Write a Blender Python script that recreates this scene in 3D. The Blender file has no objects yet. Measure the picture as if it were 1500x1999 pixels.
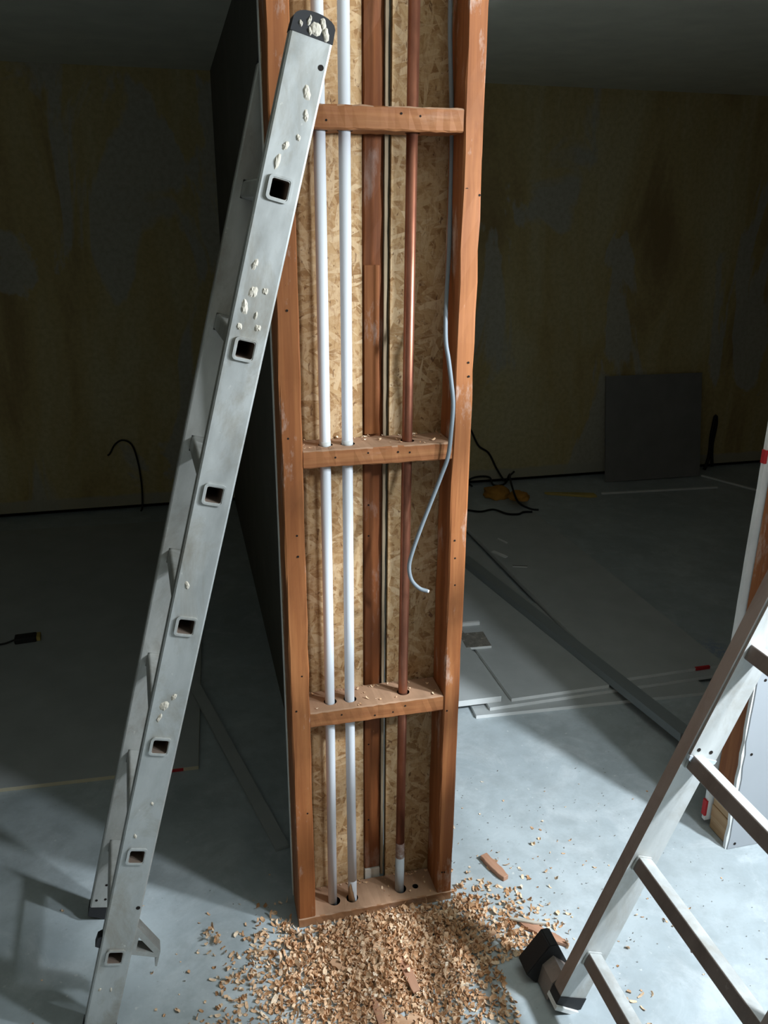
import bpy, bmesh, math, random
from mathutils import Vector, Matrix
rnd = random.Random(7)
R = math.radians
S = bpy.context.scene
COL = S.collection

# ------------------------------------------------------------------ camera, world, light
cam = bpy.data.cameras.new('camera'); camo = bpy.data.objects.new('camera', cam); COL.objects.link(camo)
cam.sensor_fit = 'HORIZONTAL'; cam.sensor_width = 36.0; cam.lens = 36.0 * 1607.3 / 1500.0
cam.clip_start = 0.05
pit, yaw, roll = 0.34732, 0.24564, 0.00679
fwd = Vector((math.sin(yaw) * math.cos(pit), math.cos(yaw) * math.cos(pit), -math.sin(pit)))
rgt = Vector((math.cos(yaw), -math.sin(yaw), 0)); up = rgt.cross(fwd)
r2 = math.cos(roll) * rgt + math.sin(roll) * up; u2 = -math.sin(roll) * rgt + math.cos(roll) * up
M = Matrix((r2, u2, -fwd)).transposed().to_4x4(); M.translation = Vector((0, 0, 1.6))
camo.matrix_world = M
S.camera = camo

S.view_settings.view_transform = 'Standard'; S.view_settings.look = 'None'
S.view_settings.gamma = 1.0; S.view_settings.use_curve_mapping = False
S.view_settings.exposure = 0.0

W = bpy.data.worlds.new('world'); S.world = W; W.use_nodes = True
bgn = W.node_tree.nodes['Background']; bgn.inputs[0].default_value = (0.75, 0.87, 1.0, 1); bgn.inputs[1].default_value = 0.0

def work_light(name, loc, aim, size, power, col):
    l = bpy.data.lights.new(name, 'AREA'); l.shape = 'DISK'; l.size = size; l.energy = power; l.color = col; l.spread = R(180)
    o = bpy.data.objects.new(name, l); COL.objects.link(o); o.location = loc
    o.rotation_euler = (Vector(aim) - Vector(loc)).to_track_quat('-Z', 'Y').to_euler()
    return o
# twin-headed cool white work lamp, standing right of the viewer
LAMP_H = 1.80
work_light('strong_work_light', (1.85, .45, LAMP_H), (-.25, 1.9, .55), .13, 74, (0.84, 0.93, 1.0))
work_light('weak_work_light', (1.50, .22, LAMP_H), (-.25, 1.9, .55), .13, 22, (0.84, 0.93, 1.0))
BACKY = -2.6

# ------------------------------------------------------------------ material helpers
class NT:
    def __init__(s, name, rough=0.7, metal=0.0, spec=0.3):
        s.m = bpy.data.materials.new(name); s.m.use_nodes = True
        s.t = s.m.node_tree; s.b = s.t.nodes['Principled BSDF']
        s.b.inputs['Roughness'].default_value = rough; s.b.inputs['Metallic'].default_value = metal
        s.b.inputs['Specular IOR Level'].default_value = spec
        s.tc = s.t.nodes.new('ShaderNodeTexCoord')
    def L(s, a, b): s.t.links.new(a, b)
    def map(s, scale=(1, 1, 1), rot=(0, 0, 0), loc=(0, 0, 0)):
        n = s.t.nodes.new('ShaderNodeMapping'); n.inputs['Scale'].default_value = scale
        n.inputs['Rotation'].default_value = rot; n.inputs['Location'].default_value = loc
        s.L(s.tc.outputs['Object'], n.inputs['Vector']); return n.outputs[0]
    def noise(s, vec, scale=5, detail=4, rough=0.6, dist=0.0):
        n = s.t.nodes.new('ShaderNodeTexNoise'); n.inputs['Scale'].default_value = scale
        n.inputs['Detail'].default_value = detail; n.inputs['Roughness'].default_value = rough
        n.inputs['Distortion'].default_value = dist
        s.L(vec, n.inputs['Vector']); return n.outputs[0]
    def voro(s, vec, scale=5, out='Color', rand=1.0):
        n = s.t.nodes.new('ShaderNodeTexVoronoi'); n.inputs['Scale'].default_value = scale
        n.inputs['Randomness'].default_value = rand
        s.L(vec, n.inputs['Vector']); return n.outputs[out]
    def red(s, c):
        n = s.t.nodes.new('ShaderNodeSeparateColor'); s.L(c, n.inputs[0]); return n.outputs[0]
    def ramp(s, fac, stops):
        n = s.t.nodes.new('ShaderNodeValToRGB'); cr = n.color_ramp
        while len(cr.elements) < len(stops): cr.elements.new(0.5)
        for e, (p, c) in zip(cr.elements, stops):
            e.position = p; e.color = (c, c, c, 1) if isinstance(c, (int, float)) else (*c, 1)
        s.L(fac, n.inputs[0]); return n.outputs[0]
    def mix(s, fac, a, b, mode='MIX'):
        n = s.t.nodes.new('ShaderNodeMix'); n.data_type = 'RGBA'; n.blend_type = mode
        for v, i in ((fac, 0), (a, 6), (b, 7)):
            if isinstance(v, (int, float)): n.inputs[i].default_value = v if i == 0 else (v, v, v, 1)
            elif isinstance(v, tuple): n.inputs[i].default_value = (*v, 1)
            else: s.L(v, n.inputs[i])
        return n.outputs[2]
    def math(s, op, a, b=0.0):
        n = s.t.nodes.new('ShaderNodeMath'); n.operation = op
        for v, i in ((a, 0), (b, 1)):
            if isinstance(v, (int, float)): n.inputs[i].default_value = v
            else: s.L(v, n.inputs[i])
        return n.outputs[0]
    def base(s, c):
        if isinstance(c, tuple): s.b.inputs['Base Color'].default_value = (*c, 1)
        else: s.L(c, s.b.inputs['Base Color'])
    def bump(s, h, strength=0.3, dist=0.002):
        n = s.t.nodes.new('ShaderNodeBump'); n.inputs['Strength'].default_value = strength
        n.inputs['Distance'].default_value = dist
        s.L(h, n.inputs['Height']); s.L(n.outputs[0], s.b.inputs['Normal'])

def plain(name, c, rough=0.7, metal=0.0, spec=0.3):
    k = NT(name, rough, metal, spec); k.base(c); return k.m

def wood(name, dark, mid, light, axis='z', smear=0.5, rough=0.62):
    k = NT(name, rough)
    sc = {'z': (1, 1, .045), 'x': (.045, 1, 1), 'y': (1, .045, 1)}[axis]
    v = k.map(sc)
    g = k.noise(v, 70, 6, .65, 1.2)
    g2 = k.noise(v, 14, 3, .5, 2.0)
    c = k.ramp(g2, [(.25, dark), (.5, mid), (.75, light)])
    c = k.mix(k.ramp(g, [(.35, .55), (.6, 0.0)]), c, dark)
    # rubbed-in plaster smears and dirt
    sv = k.map({'z': (1, 1, .35), 'x': (.35, 1, 1), 'y': (1, .35, 1)}[axis])
    sm = k.ramp(k.noise(sv, 16, 6, .7), [(.565, 0.0), (.70, smear)])
    c = k.mix(sm, c, (.66, .58, .52))
    dt = k.ramp(k.noise(k.map((1, 1, 1)), 7, 5, .6), [(.55, 0.0), (.8, .35)])
    c = k.mix(dt, c, tuple(x * .45 for x in dark))
    k.base(c); k.bump(g, .25, .001)
    return k.m

def make_osb():
    k = NT('osb', .75, spec=.2)
    vals = []
    for i, (a, sx, sz) in enumerate(((20, 24, 105), (78, 20, 90), (-40, 26, 110), (120, 18, 80))):
        m1 = k.map((1, 0, 1), (0, R(a), 0), (3.1 * i, 0, 1.7 * i))
        n = k.t.nodes.new('ShaderNodeMapping'); n.inputs['Scale'].default_value = (sx, 1, sz); k.L(m1, n.inputs['Vector'])
        nz = k.noise(n.outputs[0], .8, 2, .5)
        w = k.mix(.12, n.outputs[0], nz, 'ADD')
        vals.append(k.red(k.voro(w, 1.0)))
    m = k.math('MAXIMUM', k.math('MAXIMUM', vals[0], vals[1]), k.math('MULTIPLY', vals[2], .97))
    m = k.math('MAXIMUM', m, k.math('MULTIPLY', vals[3], .9))
    c = k.ramp(m, [(.45, (.27, .145, .06)), (.66, (.39, .235, .11)), (.82, (.45, .29, .145)), (1.0, (.56, .40, .24))])
    gr = k.noise(k.map((1, 1, .3), (0, R(20), 0)), 90, 5, .75, 1.5)
    c = k.mix(k.ramp(gr, [(.36, .55), (.50, 0.0)]), c, (.25, .12, .045))
    gr2 = k.noise(k.map((.3, 1, 1), (0, R(35), 0), (3, 0, 2)), 80, 5, .75, 1.5)
    c = k.mix(k.ramp(gr2, [(.50, 0.0), (.66, .55)]), c, (.58, .43, .27))
    fl = k.ramp(k.noise(k.map((1, 1, .5), (0, R(-40), 0)), 85, 3, .6, 1.2), [(.63, 0.0), (.69, .85)])
    c = k.mix(fl, c, (.14, .065, .03))
    big = k.ramp(k.noise(k.map((1, 1, .5)), 5, 4, .6), [(.55, 0.0), (.75, .4)])
    c = k.mix(big, c, (.42, .21, .10))
    k.base(c); k.bump(m, .4, .002)
    return k.m

def make_alu(name, tint=(.45, .46, .45), dirt=(.28, .24, .18), metal=.45, plaster=.5):
    k = NT(name, .42, metal, .5)
    n = k.noise(k.map((1, 1, .35)), 18, 6, .65)
    c = k.ramp(n, [(.3, tuple(x * .82 for x in tint)), (.5, tint), (.72, tuple(min(1, x * 1.18) for x in tint))])
    d = k.ramp(k.noise(k.map((1, 1, .5), loc=(4, 2, 1)), 11, 7, .7, .6), [(.48, 0.0), (.70, .75)])
    c = k.mix(d, c, dirt)
    sp = k.ramp(k.noise(k.map((1, 1, .8), loc=(1, 7, 3)), 55, 4, .7), [(.66, 0.0), (.72, plaster)])
    c = k.mix(sp, c, (.72, .70, .64))
    k.base(c)
    rr = k.ramp(n, [(.3, .35), (.7, .6)]); k.L(rr, k.b.inputs['Roughness'])
    return k.m

INK = (1.27, 1.37)
def make_floor():
    k = NT('concrete_screed', .62, spec=.35)
    v = k.map()
    n1 = k.noise(v, 2.2, 7, .62); n2 = k.noise(v, 14, 6, .7); n3 = k.noise(v, 90, 3, .6)
    c = k.ramp(n1, [(.3, (.34, .39, .415)), (.5, (.44, .495, .52)), (.7, (.52, .575, .60))])
    c = k.mix(k.ramp(k.noise(v, 5.5, 8, .7, .8), [(.50, 0.0), (.66, .5)]), c, (.62, .66, .68))
    c = k.mix(k.ramp(n2, [(.35, .45), (.58, 0.0)]), c, (.31, .345, .355))
    c = k.mix(k.ramp(n3, [(.68, 0.0), (.74, .5)]), c, (.22, .22, .21))
    c = k.mix(k.ramp(k.noise(v, 60, 2, .5), [(.70, 0.0), (.76, .55)]), c, (.70, .71, .69))
    # faint blue ink stamp worn into the screed near the white wall end
    d = k.t.nodes.new('ShaderNodeVectorMath'); d.operation = 'DISTANCE'
    k.L(k.map((1, .55, 0), (0, 0, R(25))), d.inputs[0])
    c_, s_ = math.cos(R(25)), math.sin(R(25)); px_, py_ = INK[0], INK[1] * .55
    d.inputs[1].default_value = (c_ * px_ - s_ * py_, s_ * px_ + c_ * py_, 0)
    ink = k.math('MULTIPLY', k.ramp(d.outputs['Value'], [(.02, .55), (.07, 0.0)]), k.ramp(k.noise(v, 55, 3, .6), [(.45, 0.0), (.55, 1.0)]))
    c = k.mix(ink, c, (.22, .28, .48))
    k.base(c)
    k.L(k.ramp(n2, [(.3, .45), (.7, .72)]), k.b.inputs['Roughness'])
    k.bump(n3, .12, .001)
    return k.m

def make_oldwall():
    k = NT('stripped_wallpaper_plaster', .85, spec=.15)
    v = k.map((1, 1, .28))
    n = k.noise(v, 2.6, 6, .6, .6)
    c = k.ramp(n, [(.30, (.36, .25, .12)), (.46, (.56, .44, .21)), (.60, (.60, .51, .29)), (.75, (.62, .55, .36))])
    p = k.ramp(k.noise(k.map((1, 1, .42), loc=(5, 0, 2)), 2.0, 5, .55, .8), [(.57, 0.0), (.60, .75)])
    c = k.mix(p, c, (.50, .50, .46))
    f = k.noise(k.map(), 40, 4, .6)
    c = k.mix(k.ramp(f, [(.35, .3), (.6, 0.0)]), c, (.26, .20, .10))
    # strip near the floor where the skirting was taken off
    sx = k.t.nodes.new('ShaderNodeSeparateXYZ'); k.L(k.tc.outputs['Object'], sx.inputs[0])
    z = k.math('ADD', sx.outputs[2], k.math('MULTIPLY', k.noise(k.map((1, 1, 1)), 9, 3, .5), .03))
    c = k.mix(k.ramp(z, [(.10, .75), (.115, 0.0)]), c, (.44, .42, .35))
    k.base(c); k.bump(n, .2, .004)
    return k.m

def make_board(name, col, var=.06, rough=.8):
    k = NT(name, rough, spec=.2)
    n = k.noise(k.map(), 6, 5, .6)
    c = k.ramp(n, [(.3, tuple(x * (1 - var * 2) for x in col)), (.7, tuple(min(1, x * (1 + var)) for x in col))])
    k.base(c); return k.m

def make_shaving():
    k = NT('pine_shavings', .7, spec=.2)
    g = k.t.nodes.new('ShaderNodeNewGeometry')
    c = k.ramp(g.outputs['Random Per Island'], [(0, (.48, .25, .12)), (.25, (.70, .42, .24)), (.6, (.85, .58, .37)), (.88, (.94, .73, .52)), (1, (.97, .84, .68))])
    gr = k.noise(k.map(), 300, 2, .5)
    c = k.mix(k.ramp(gr, [(.4, .3), (.6, 0.0)]), c, (.36, .19, .09))
    k.base(c); return k.m

OR_D, OR_M, OR_L = (.19, .058, .017), (.31, .108, .034), (.41, .165, .058)
m_stud = wood('orange_pine_upright', OR_D, OR_M, OR_L, 'z', .55)
m_nog = wood('orange_pine_crossways', OR_D, (.33, .13, .048), (.43, .20, .08), 'x', .12)
m_dust = make_board('dusty_timber_top', (.40, .24, .15), .15)
m_plate = wood('pale_pine_crossways', (.28, .12, .05), (.42, .23, .12), (.50, .31, .19), 'x', .25)
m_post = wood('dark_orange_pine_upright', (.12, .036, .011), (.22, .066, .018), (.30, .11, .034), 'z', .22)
m_rawend = wood('raw_pine_end', (.34, .19, .09), (.50, .33, .18), (.58, .42, .26), 'y', .05)
m_chip = wood('pine_offcut', (.42, .22, .12), (.60, .38, .24), (.70, .50, .34), 'x', .0)
m_chipred = wood('reddish_pine_offcut', (.36, .17, .10), (.52, .29, .19), (.60, .38, .27), 'x', .0)
m_osb = make_osb()
m_alu = make_alu('worn_aluminium')
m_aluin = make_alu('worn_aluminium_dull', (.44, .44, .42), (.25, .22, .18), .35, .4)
m_alur = make_alu('clean_aluminium', (.52, .53, .52), (.36, .33, .28), .3, .2)
m_aluedge = make_alu('shaded_aluminium_edge', (.29, .24, .215), (.17, .13, .11), .3, .1)  # brown tone carries the shade on the narrow stile faces
m_rungside = make_alu('shaded_rung_side', (.17, .14, .125), (.10, .08, .07), .25, .1)  # shade painted into the colour of the rung sides
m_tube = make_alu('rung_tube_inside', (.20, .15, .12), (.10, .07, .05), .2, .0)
m_floor = make_floor(); m_oldwall = make_oldwall()
m_ceil = make_board('dull_ceiling_paint', (.74, .73, .62), .05)
m_white = make_board('white_plasterboard', (.38, .40, .425), .02, .6)
m_gypsum = make_board('gypsum_edge', (.80, .81, .80), .06)
m_paper = make_board('grey_plasterboard_paper', (.44, .46, .46), .05)
m_darkboard = make_board('brown_grey_board', (.24, .23, .225), .06)
m_roomwall = make_board('grey_room_wall', (.84, .70, .52), .02)
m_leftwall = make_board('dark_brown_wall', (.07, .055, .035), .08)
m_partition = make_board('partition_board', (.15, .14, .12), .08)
m_pvc = plain('white_pvc', (.66, .68, .72), .38, spec=.5)
m_pvcgrey = plain('grey_pvc_sleeve', (.52, .53, .52), .5)
m_card = make_board('torn_pipe_end', (.46, .27, .15), .15)
m_black = plain('black_rubber', (.022, .022, .024), .6)
m_dark = plain('dark_hole', (.012, .008, .006), .9)
m_cableg = plain('grey_cable_sheath', (.19, .22, .245), .55)
m_cableb = plain('black_cable', (.012, .012, .012), .6)
m_plaster = make_board('dried_plaster', (.56, .51, .43), .1)
m_greyblock = make_board('grey_white_packer', (.70, .66, .60), .05)
m_red = plain('red_marker', (.50, .03, .035), .6)
m_orangecloth = make_board('orange_cloth', (.50, .24, .05), .2)
m_yellow = make_board('yellow_wood_strip', (.58, .44, .14), .15)
m_zinc = plain('galvanised_steel', (.30, .335, .35), .5, .35, .5)
m_shav = make_shaving()
kc = NT('copper_tube', .36, .75, .5)
nn = kc.noise(kc.map((1, 1, .3)), 20, 5, .6)
kc.base(kc.ramp(nn, [(.3, (.14, .05, .03)), (.55, (.30, .115, .068)), (.75, (.42, .20, .13))])); m_cu = kc.m
kc = NT('corroded_copper', .7, .3)
kc.base(kc.ramp(kc.noise(kc.map(), 40, 5, .7), [(.35, (.16, .09, .07)), (.55, (.28, .20, .17)), (.7, (.45, .44, .42))])); m_cor = kc.m
m_lead = make_board('grey_sleeve_pipe', (.38, .40, .41), .12, .5)
kc = NT('speckled_offcut_face', .85)
kc.base(kc.ramp(kc.noise(kc.map(), 60, 4, .7), [(.4, (.16, .15, .13)), (.62, (.24, .22, .19)), (.72, (.50, .46, .38))])); m_speck = kc.m

# ------------------------------------------------------------------ mesh helpers
ORG = {}
def xf(bm, vs, mtx):
    if mtx is not None: bmesh.ops.transform(bm, matrix=mtx, verts=vs)
def prism(bm, pts, a, b, plane='xz', mi=0, mtx=None, mi_end=None):
    """extrude a 2-D outline between a and b along the remaining axis"""
    def P(p, t):
        return {'xz': (p[0], t, p[1]), 'xy': (p[0], p[1], t), 'yz': (t, p[0], p[1])}[plane]
    v0 = [bm.verts.new(P(p, a)) for p in pts]; v1 = [bm.verts.new(P(p, b)) for p in pts]
    n = len(pts); fs = []
    for q in (v0[::-1], v1):
        f = bm.faces.new(q); f.material_index = mi if mi_end is None else mi_end; fs.append(f)
    for i in range(n):
        f = bm.faces.new((v0[i], v0[(i + 1) % n], v1[(i + 1) % n], v1[i])); f.material_index = mi; fs.append(f)
    xf(bm, v0 + v1, mtx)
    bmesh.ops.recalc_face_normals(bm, faces=fs)
    return fs
def box(bm, x0, x1, y0, y1, z0, z1, mi=0, bev=0.0, mtx=None):
    before = set(bm.verts) if bev else None
    fs = prism(bm, [(x0, z0), (x1, z0), (x1, z1), (x0, z1)], y0, y1, 'xz', mi, None if bev else mtx)
    if bev:
        es = list({e for f in fs for e in f.edges})
        r = bmesh.ops.bevel(bm, geom=es, offset=bev, segments=2, affect='EDGES', profile=.5)
        for f in r['faces']: f.material_index = mi
        xf(bm, [v for v in bm.verts if v not in before], mtx)
    return fs
def ring(bm, c, n, r, seg, sq=None):
    n = Vector(n).normalized()
    a = n.orthogonal().normalized() if abs(n.z) < .95 else Vector((1, 0, 0))
    a = (a - n * a.dot(n)).normalized(); b = n.cross(a)
    return [bm.verts.new(Vector(c) + r * (math.cos(2 * math.pi * i / seg) * a + math.sin(2 * math.pi * i / seg) * b)) for i in range(seg)]
def tube(bm, pts, r, seg=10, mi=0, cap=True):
    pts = [Vector(p) for p in pts]; rings = []
    rr = r if isinstance(r, (list, tuple)) else [r] * len(pts)
    ref = None
    for i, p in enumerate(pts):
        t = (pts[min(i + 1, len(pts) - 1)] - pts[max(i - 1, 0)]).normalized()
        if ref is None: ref = t.orthogonal().normalized()
        ref = (ref - t * ref.dot(t)).normalized(); b = t.cross(ref)
        rings.append([bm.verts.new(p + rr[i] * (math.cos(2 * math.pi * k / seg) * ref + math.sin(2 * math.pi * k / seg) * b)) for k in range(seg)])
    for A, B in zip(rings, rings[1:]):
        for k in range(seg):
            f = bm.faces.new((A[k], A[(k + 1) % seg], B[(k + 1) % seg], B[k])); f.material_index = mi; f.smooth = True
    if cap:
        for q in (rings[0][::-1], rings[-1]):
            f = bm.faces.new(q); f.material_index = mi
def spline(pts, n=8):
    pts = [Vector(p) for p in pts]; out = []
    for i in range(len(pts) - 1):
        p0 = pts[max(i - 1, 0)]; p1 = pts[i]; p2 = pts[i + 1]; p3 = pts[min(i + 2, len(pts) - 1)]
        for k in range(n):
            t = k / n
            out.append(.5 * ((2 * p1) + (p2 - p0) * t + (2 * p0 - 5 * p1 + 4 * p2 - p3) * t * t + (3 * p1 - p0 - 3 * p2 + p3) * t ** 3))
    out.append(pts[-1]); return out
def disc(bm, c, r, nrm='y-', mi=0, seg=10, d=.0006, jit=0.0):
    """a shallow raised or sunk spot (nail head, screw, hole mark), a real little cylinder"""
    c = Vector(c); ax = {'y-': Vector((0, -1, 0)), 'z': Vector((0, 0, 1)), 'x-': Vector((-1, 0, 0))}[nrm]
    A = ring(bm, c - ax * .002, ax, r, seg); B = ring(bm, c + ax * d, ax, r, seg)
    if jit:
        for a, b in zip(A, B):
            o = (a.co - (c - ax * .002)) * rnd.uniform(-jit, jit); a.co += o; b.co += o
    for k in range(seg):
        f = bm.faces.new((A[k], A[(k + 1) % seg], B[(k + 1) % seg], B[k])); f.material_index = mi
    f = bm.faces.new(B); f.material_index = mi
def obj(name, bm, mats, parent=None, org=None, kind=None, label=None, cat=None, group=None):
    me = bpy.data.meshes.new(name)
    if org is None:
        if parent is not None: org = ORG.get(parent.name, Vector())
        else:
            cs = [v.co for v in bm.verts]
            org = Vector(((min(c.x for c in cs) + max(c.x for c in cs)) / 2, (min(c.y for c in cs) + max(c.y for c in cs)) / 2, min(c.z for c in cs)))
    org = Vector(org)
    if org.length: bmesh.ops.translate(bm, vec=-org, verts=bm.verts)
    bm.to_mesh(me); bm.free()
    for m in (mats if isinstance(mats, (list, tuple)) else [mats]): me.materials.append(m)
    o = bpy.data.objects.new(name, me); COL.objects.link(o)
    ORG[o.name] = org
    if parent is not None:
        o.parent = parent
    else:
        o.location = org
    if kind: o['kind'] = kind
    if label: o['label'] = label
    if cat: o['category'] = cat
    if group: o['group'] = group
    return o
def thing(name, label, cat, loc=(0, 0, 0), group=None, kind=None, local=False):
    o = bpy.data.objects.new(name, None); COL.objects.link(o); o.location = loc
    o.empty_display_size = .05
    o['label'] = label
    if cat: o['category'] = cat
    if group: o['group'] = group
    if kind: o['kind'] = kind
    ORG[o.name] = Vector() if local else Vector(loc)
    return o
def B(): return bmesh.new()
def struct(name, bm, mats, label): return obj(name, bm, mats, kind='structure', label=label, cat='structure')
def cut(o, holes):
    """bore round holes (x, y, r) vertically through a mesh object, apply for real"""
    bm = bmesh.new()
    for (x, y, r) in holes:
        A = ring(bm, (x, y, -9), (0, 0, 1), r, 20); C = ring(bm, (x, y, 9), (0, 0, 1), r, 20)
        for k in range(20): bm.faces.new((A[k], A[(k + 1) % 20], C[(k + 1) % 20], C[k]))
        bm.faces.new(A[::-1]); bm.faces.new(C)
    bmesh.ops.translate(bm, vec=-ORG[o.name], verts=bm.verts)
    me = bpy.data.meshes.new('bore'); bm.to_mesh(me); bm.free()
    me.materials.append(m_dark)
    c = bpy.data.objects.new('bore', me); COL.objects.link(c); c.parent = o.parent
    md = o.modifiers.new('b', 'BOOLEAN'); md.object = c; md.operation = 'DIFFERENCE'; md.solver = 'EXACT'
    bpy.context.view_layer.update()
    dg = bpy.context.evaluated_depsgraph_get()
    new = bpy.data.meshes.new_from_object(o.evaluated_get(dg))
    o.modifiers.clear(); o.data = new
    bpy.data.objects.remove(c); bpy.data.meshes.remove(me)

# ------------------------------------------------------------------ setting
X0, X1, YB, ZC = -3.4, 4.8, 4.65, 2.262
bm = B(); box(bm, X0, X1, BACKY, YB + .1, -.1, 0)
struct('floor', bm, m_floor, 'grey blue concrete screed floor running through both rooms')
bm = B(); box(bm, X0, X1, BACKY, YB + .1, ZC, ZC + .1)
struct('ceiling', bm, m_ceil, 'dull flat ceiling over the dark rooms')
bm = B(); box(bm, X0, X1, YB, YB + .1, .028, ZC); box(bm, X0, X1, YB + .035, YB + .1, 0, .028, 1)
struct('wall_back', bm, [m_oldwall, m_dark], 'far wall with stripped olive wallpaper and grey patches')
bm = B(); box(bm, X0 - .1, X0, BACKY, YB + .1, 0, ZC)
struct('wall_left', bm, m_leftwall, 'dark left side wall of the unlit room')
bm = B(); box(bm, X1, X1 + .1, BACKY, YB + .1, 0, ZC)
struct('wall_right', bm, m_roomwall, 'right side wall of the room beyond the opening')
bm = B(); box(bm, X0 - .1, X1 + .1, BACKY - .1, BACKY, 0, ZC)
struct('wall_front', bm, m_roomwall, 'wall of the room behind the viewer')
# unseen beam added over the left-hand opening to hold back bounce light
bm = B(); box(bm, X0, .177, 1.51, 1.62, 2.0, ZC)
struct('bounce_blocker', bm, m_partition, 'added unseen light blocker above the left-hand opening')
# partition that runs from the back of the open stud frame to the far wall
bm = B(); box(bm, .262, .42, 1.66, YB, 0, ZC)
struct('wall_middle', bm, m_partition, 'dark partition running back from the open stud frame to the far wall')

# the wall end on the right: studs between two plasterboards
WR = thing('wall_opening', 'stud wall end on the right faced with white screwed plasterboard', None, (1.32, 1.494, 0), kind='structure')
XE = 1.325
def ragged(bm, x0, x1, y0, y1, z0, z1, mi, amp=.003):
    """board whose left edge is broken, with a paper face towards the camera"""
    n = 60; pts = []
    for i in range(n + 1):
        z = z0 + (z1 - z0) * i / n
        a = amp * (2.2 if z < .35 else .6)
        pts.append((x0 + rnd.uniform(0, a), z))
    prism(bm, [(x1, z0), (x1, z1)] + pts[::-1], y0, y1, 'xz', mi)
bm = B(); ragged(bm, XE, X1, 1.4975, 1.507, 0, ZC, 0)
fb = obj('front_board', bm, m_gypsum, WR, label='white plasterboard with dark screw heads')
bm = B(); ragged(bm, XE + .004, X1, 1.494, 1.4975, .002, ZC, 0, .004)
obj('paper_face', bm, m_white, fb)
for z in (.016, .301, .52, .76, 1.0, 1.3, 1.6, 1.9):
    bm = B(); disc(bm, (1.352, 1.494, z), .0042, 'y-', 0, 12); obj('screw', bm, m_dark, fb)
bm = B(); box(bm, XE + .012, XE + .052, 1.508, 1.585, .157, ZC, 0, .002)
for y, z in ((1.52, .455), (1.53, .47), (1.535, .425), (1.516, .42)): disc(bm, (XE + .012, y, z), .004, 'x-', 1, 8, jit=.3)
obj('stud', bm, [m_stud, m_dark], WR)
for i in range(4):
    bm = B(); z = .002 + i * .0388
    box(bm, XE + .012 + rnd.uniform(-.003, .003), XE + .052, 1.508, 1.583, z, z + .0378, 0, .0015); obj('packer_block', bm, m_rawend, WR)
bm = B(); ragged(bm, XE - .004, X1, 1.59, 1.6025, .02, ZC, 0, .002)
bb = obj('back_board', bm, m_gypsum, WR)
bm = B(); box(bm, XE - .0055, XE + .002, 1.589, 1.6035, .035, .085, 0, .001)
obj('paint_mark', bm, m_red, bb, label='red paint mark near the floor')
bm = B(); box(bm, XE - .0055, XE + .002, 1.589, 1.6035, 1.052, 1.085, 0, .001)
obj('paint_mark', bm, m_red, bb, label='red paint mark higher up')

# ------------------------------------------------------------------ the open stud frame
XL, XR, YF, YO = .177, .555, 1.507, 1.595
SF = thing('stud_frame', 'open orange timber stud frame backed with strand board, centre of the view', 'timber frame', (.366, 1.55, 0))
def timber(bm, x0, x1, y0, y1, z0, z1, rough=.0012, mi=0, axis='z', seg=40):
    """sawn timber: bevelled corners and slightly wavy arrises"""
    before = set(bm.verts)
    b = .0025
    if axis == 'z':
        pts = [(x0 + b, y0), (x1 - b, y0), (x1, y0 + b), (x1, y1 - b), (x1 - b, y1), (x0 + b, y1), (x0, y1 - b), (x0, y0 + b)]
        put = lambda p, t: (p[0], p[1], t); lo, hi = z0, z1
    else:
        pts = [(y0 + b, z0), (y1 - b, z0), (y1, z0 + b), (y1, z1 - b), (y1 - b, z1), (y0 + b, z1), (y0, z1 - b), (y0, z0 + b)]
        put = lambda p, t: (t, p[0], p[1]); lo, hi = x0, x1
    rings = []
    for i in range(seg + 1):
        t = lo + (hi - lo) * i / seg
        rings.append([bm.verts.new(Vector(put(p, t)) + (Vector((rnd.uniform(-1, 1), rnd.uniform(-1, 1), rnd.uniform(-1, 1))) * rough if 0 < i < seg else Vector())) for p in pts])
    fs = []
    for A, C in zip(rings, rings[1:]):
        for k in range(8): fs.append(bm.faces.new((A[k], A[(k + 1) % 8], C[(k + 1) % 8], C[k])))
    fs.append(bm.faces.new(rings[0][::-1])); fs.append(bm.faces.new(rings[-1]))
    for f in fs: f.material_index = mi
    bmesh.ops.recalc_face_normals(bm, faces=fs)
PL = .028
bm = B(); timber(bm, XL, XL + .040, YF, YO - .002, PL, ZC)
for x, z in ((.196, 1.881), (.193, 1.481), (.196, 1.436), (.201, 1.002), (.202, .957), (.202, .684), (.19, 1.2), (.205, .33), (.188, .6)):
    disc(bm, (x, YF, z), .0022, 'y-', 1, 8)
obj('stud', bm, [m_stud, m_dark], SF)
bm = B(); timber(bm, XR - .036, XR, YF, YO - .002, PL, ZC)
disc(bm, (.5268, YF, 1.640), .0052, 'y-', 1, 12, jit=.15)
for x, z in ((.549, 1.659), (.552, 1.633), (.544, 1.331), (.546, 1.304), (.530, .962), (.532, .922), (.534, .86), (.527, .55), (.54, .28), (.53, .09), (.536, .089)):
    disc(bm, (x, YF, z), .0022, 'y-', 1, 8)
obj('stud', bm, [m_stud, m_dark], SF)
PX = [(.267, .0118), (.3115, .0118), (.4335, .0118)]; PY = 1.5445
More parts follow.
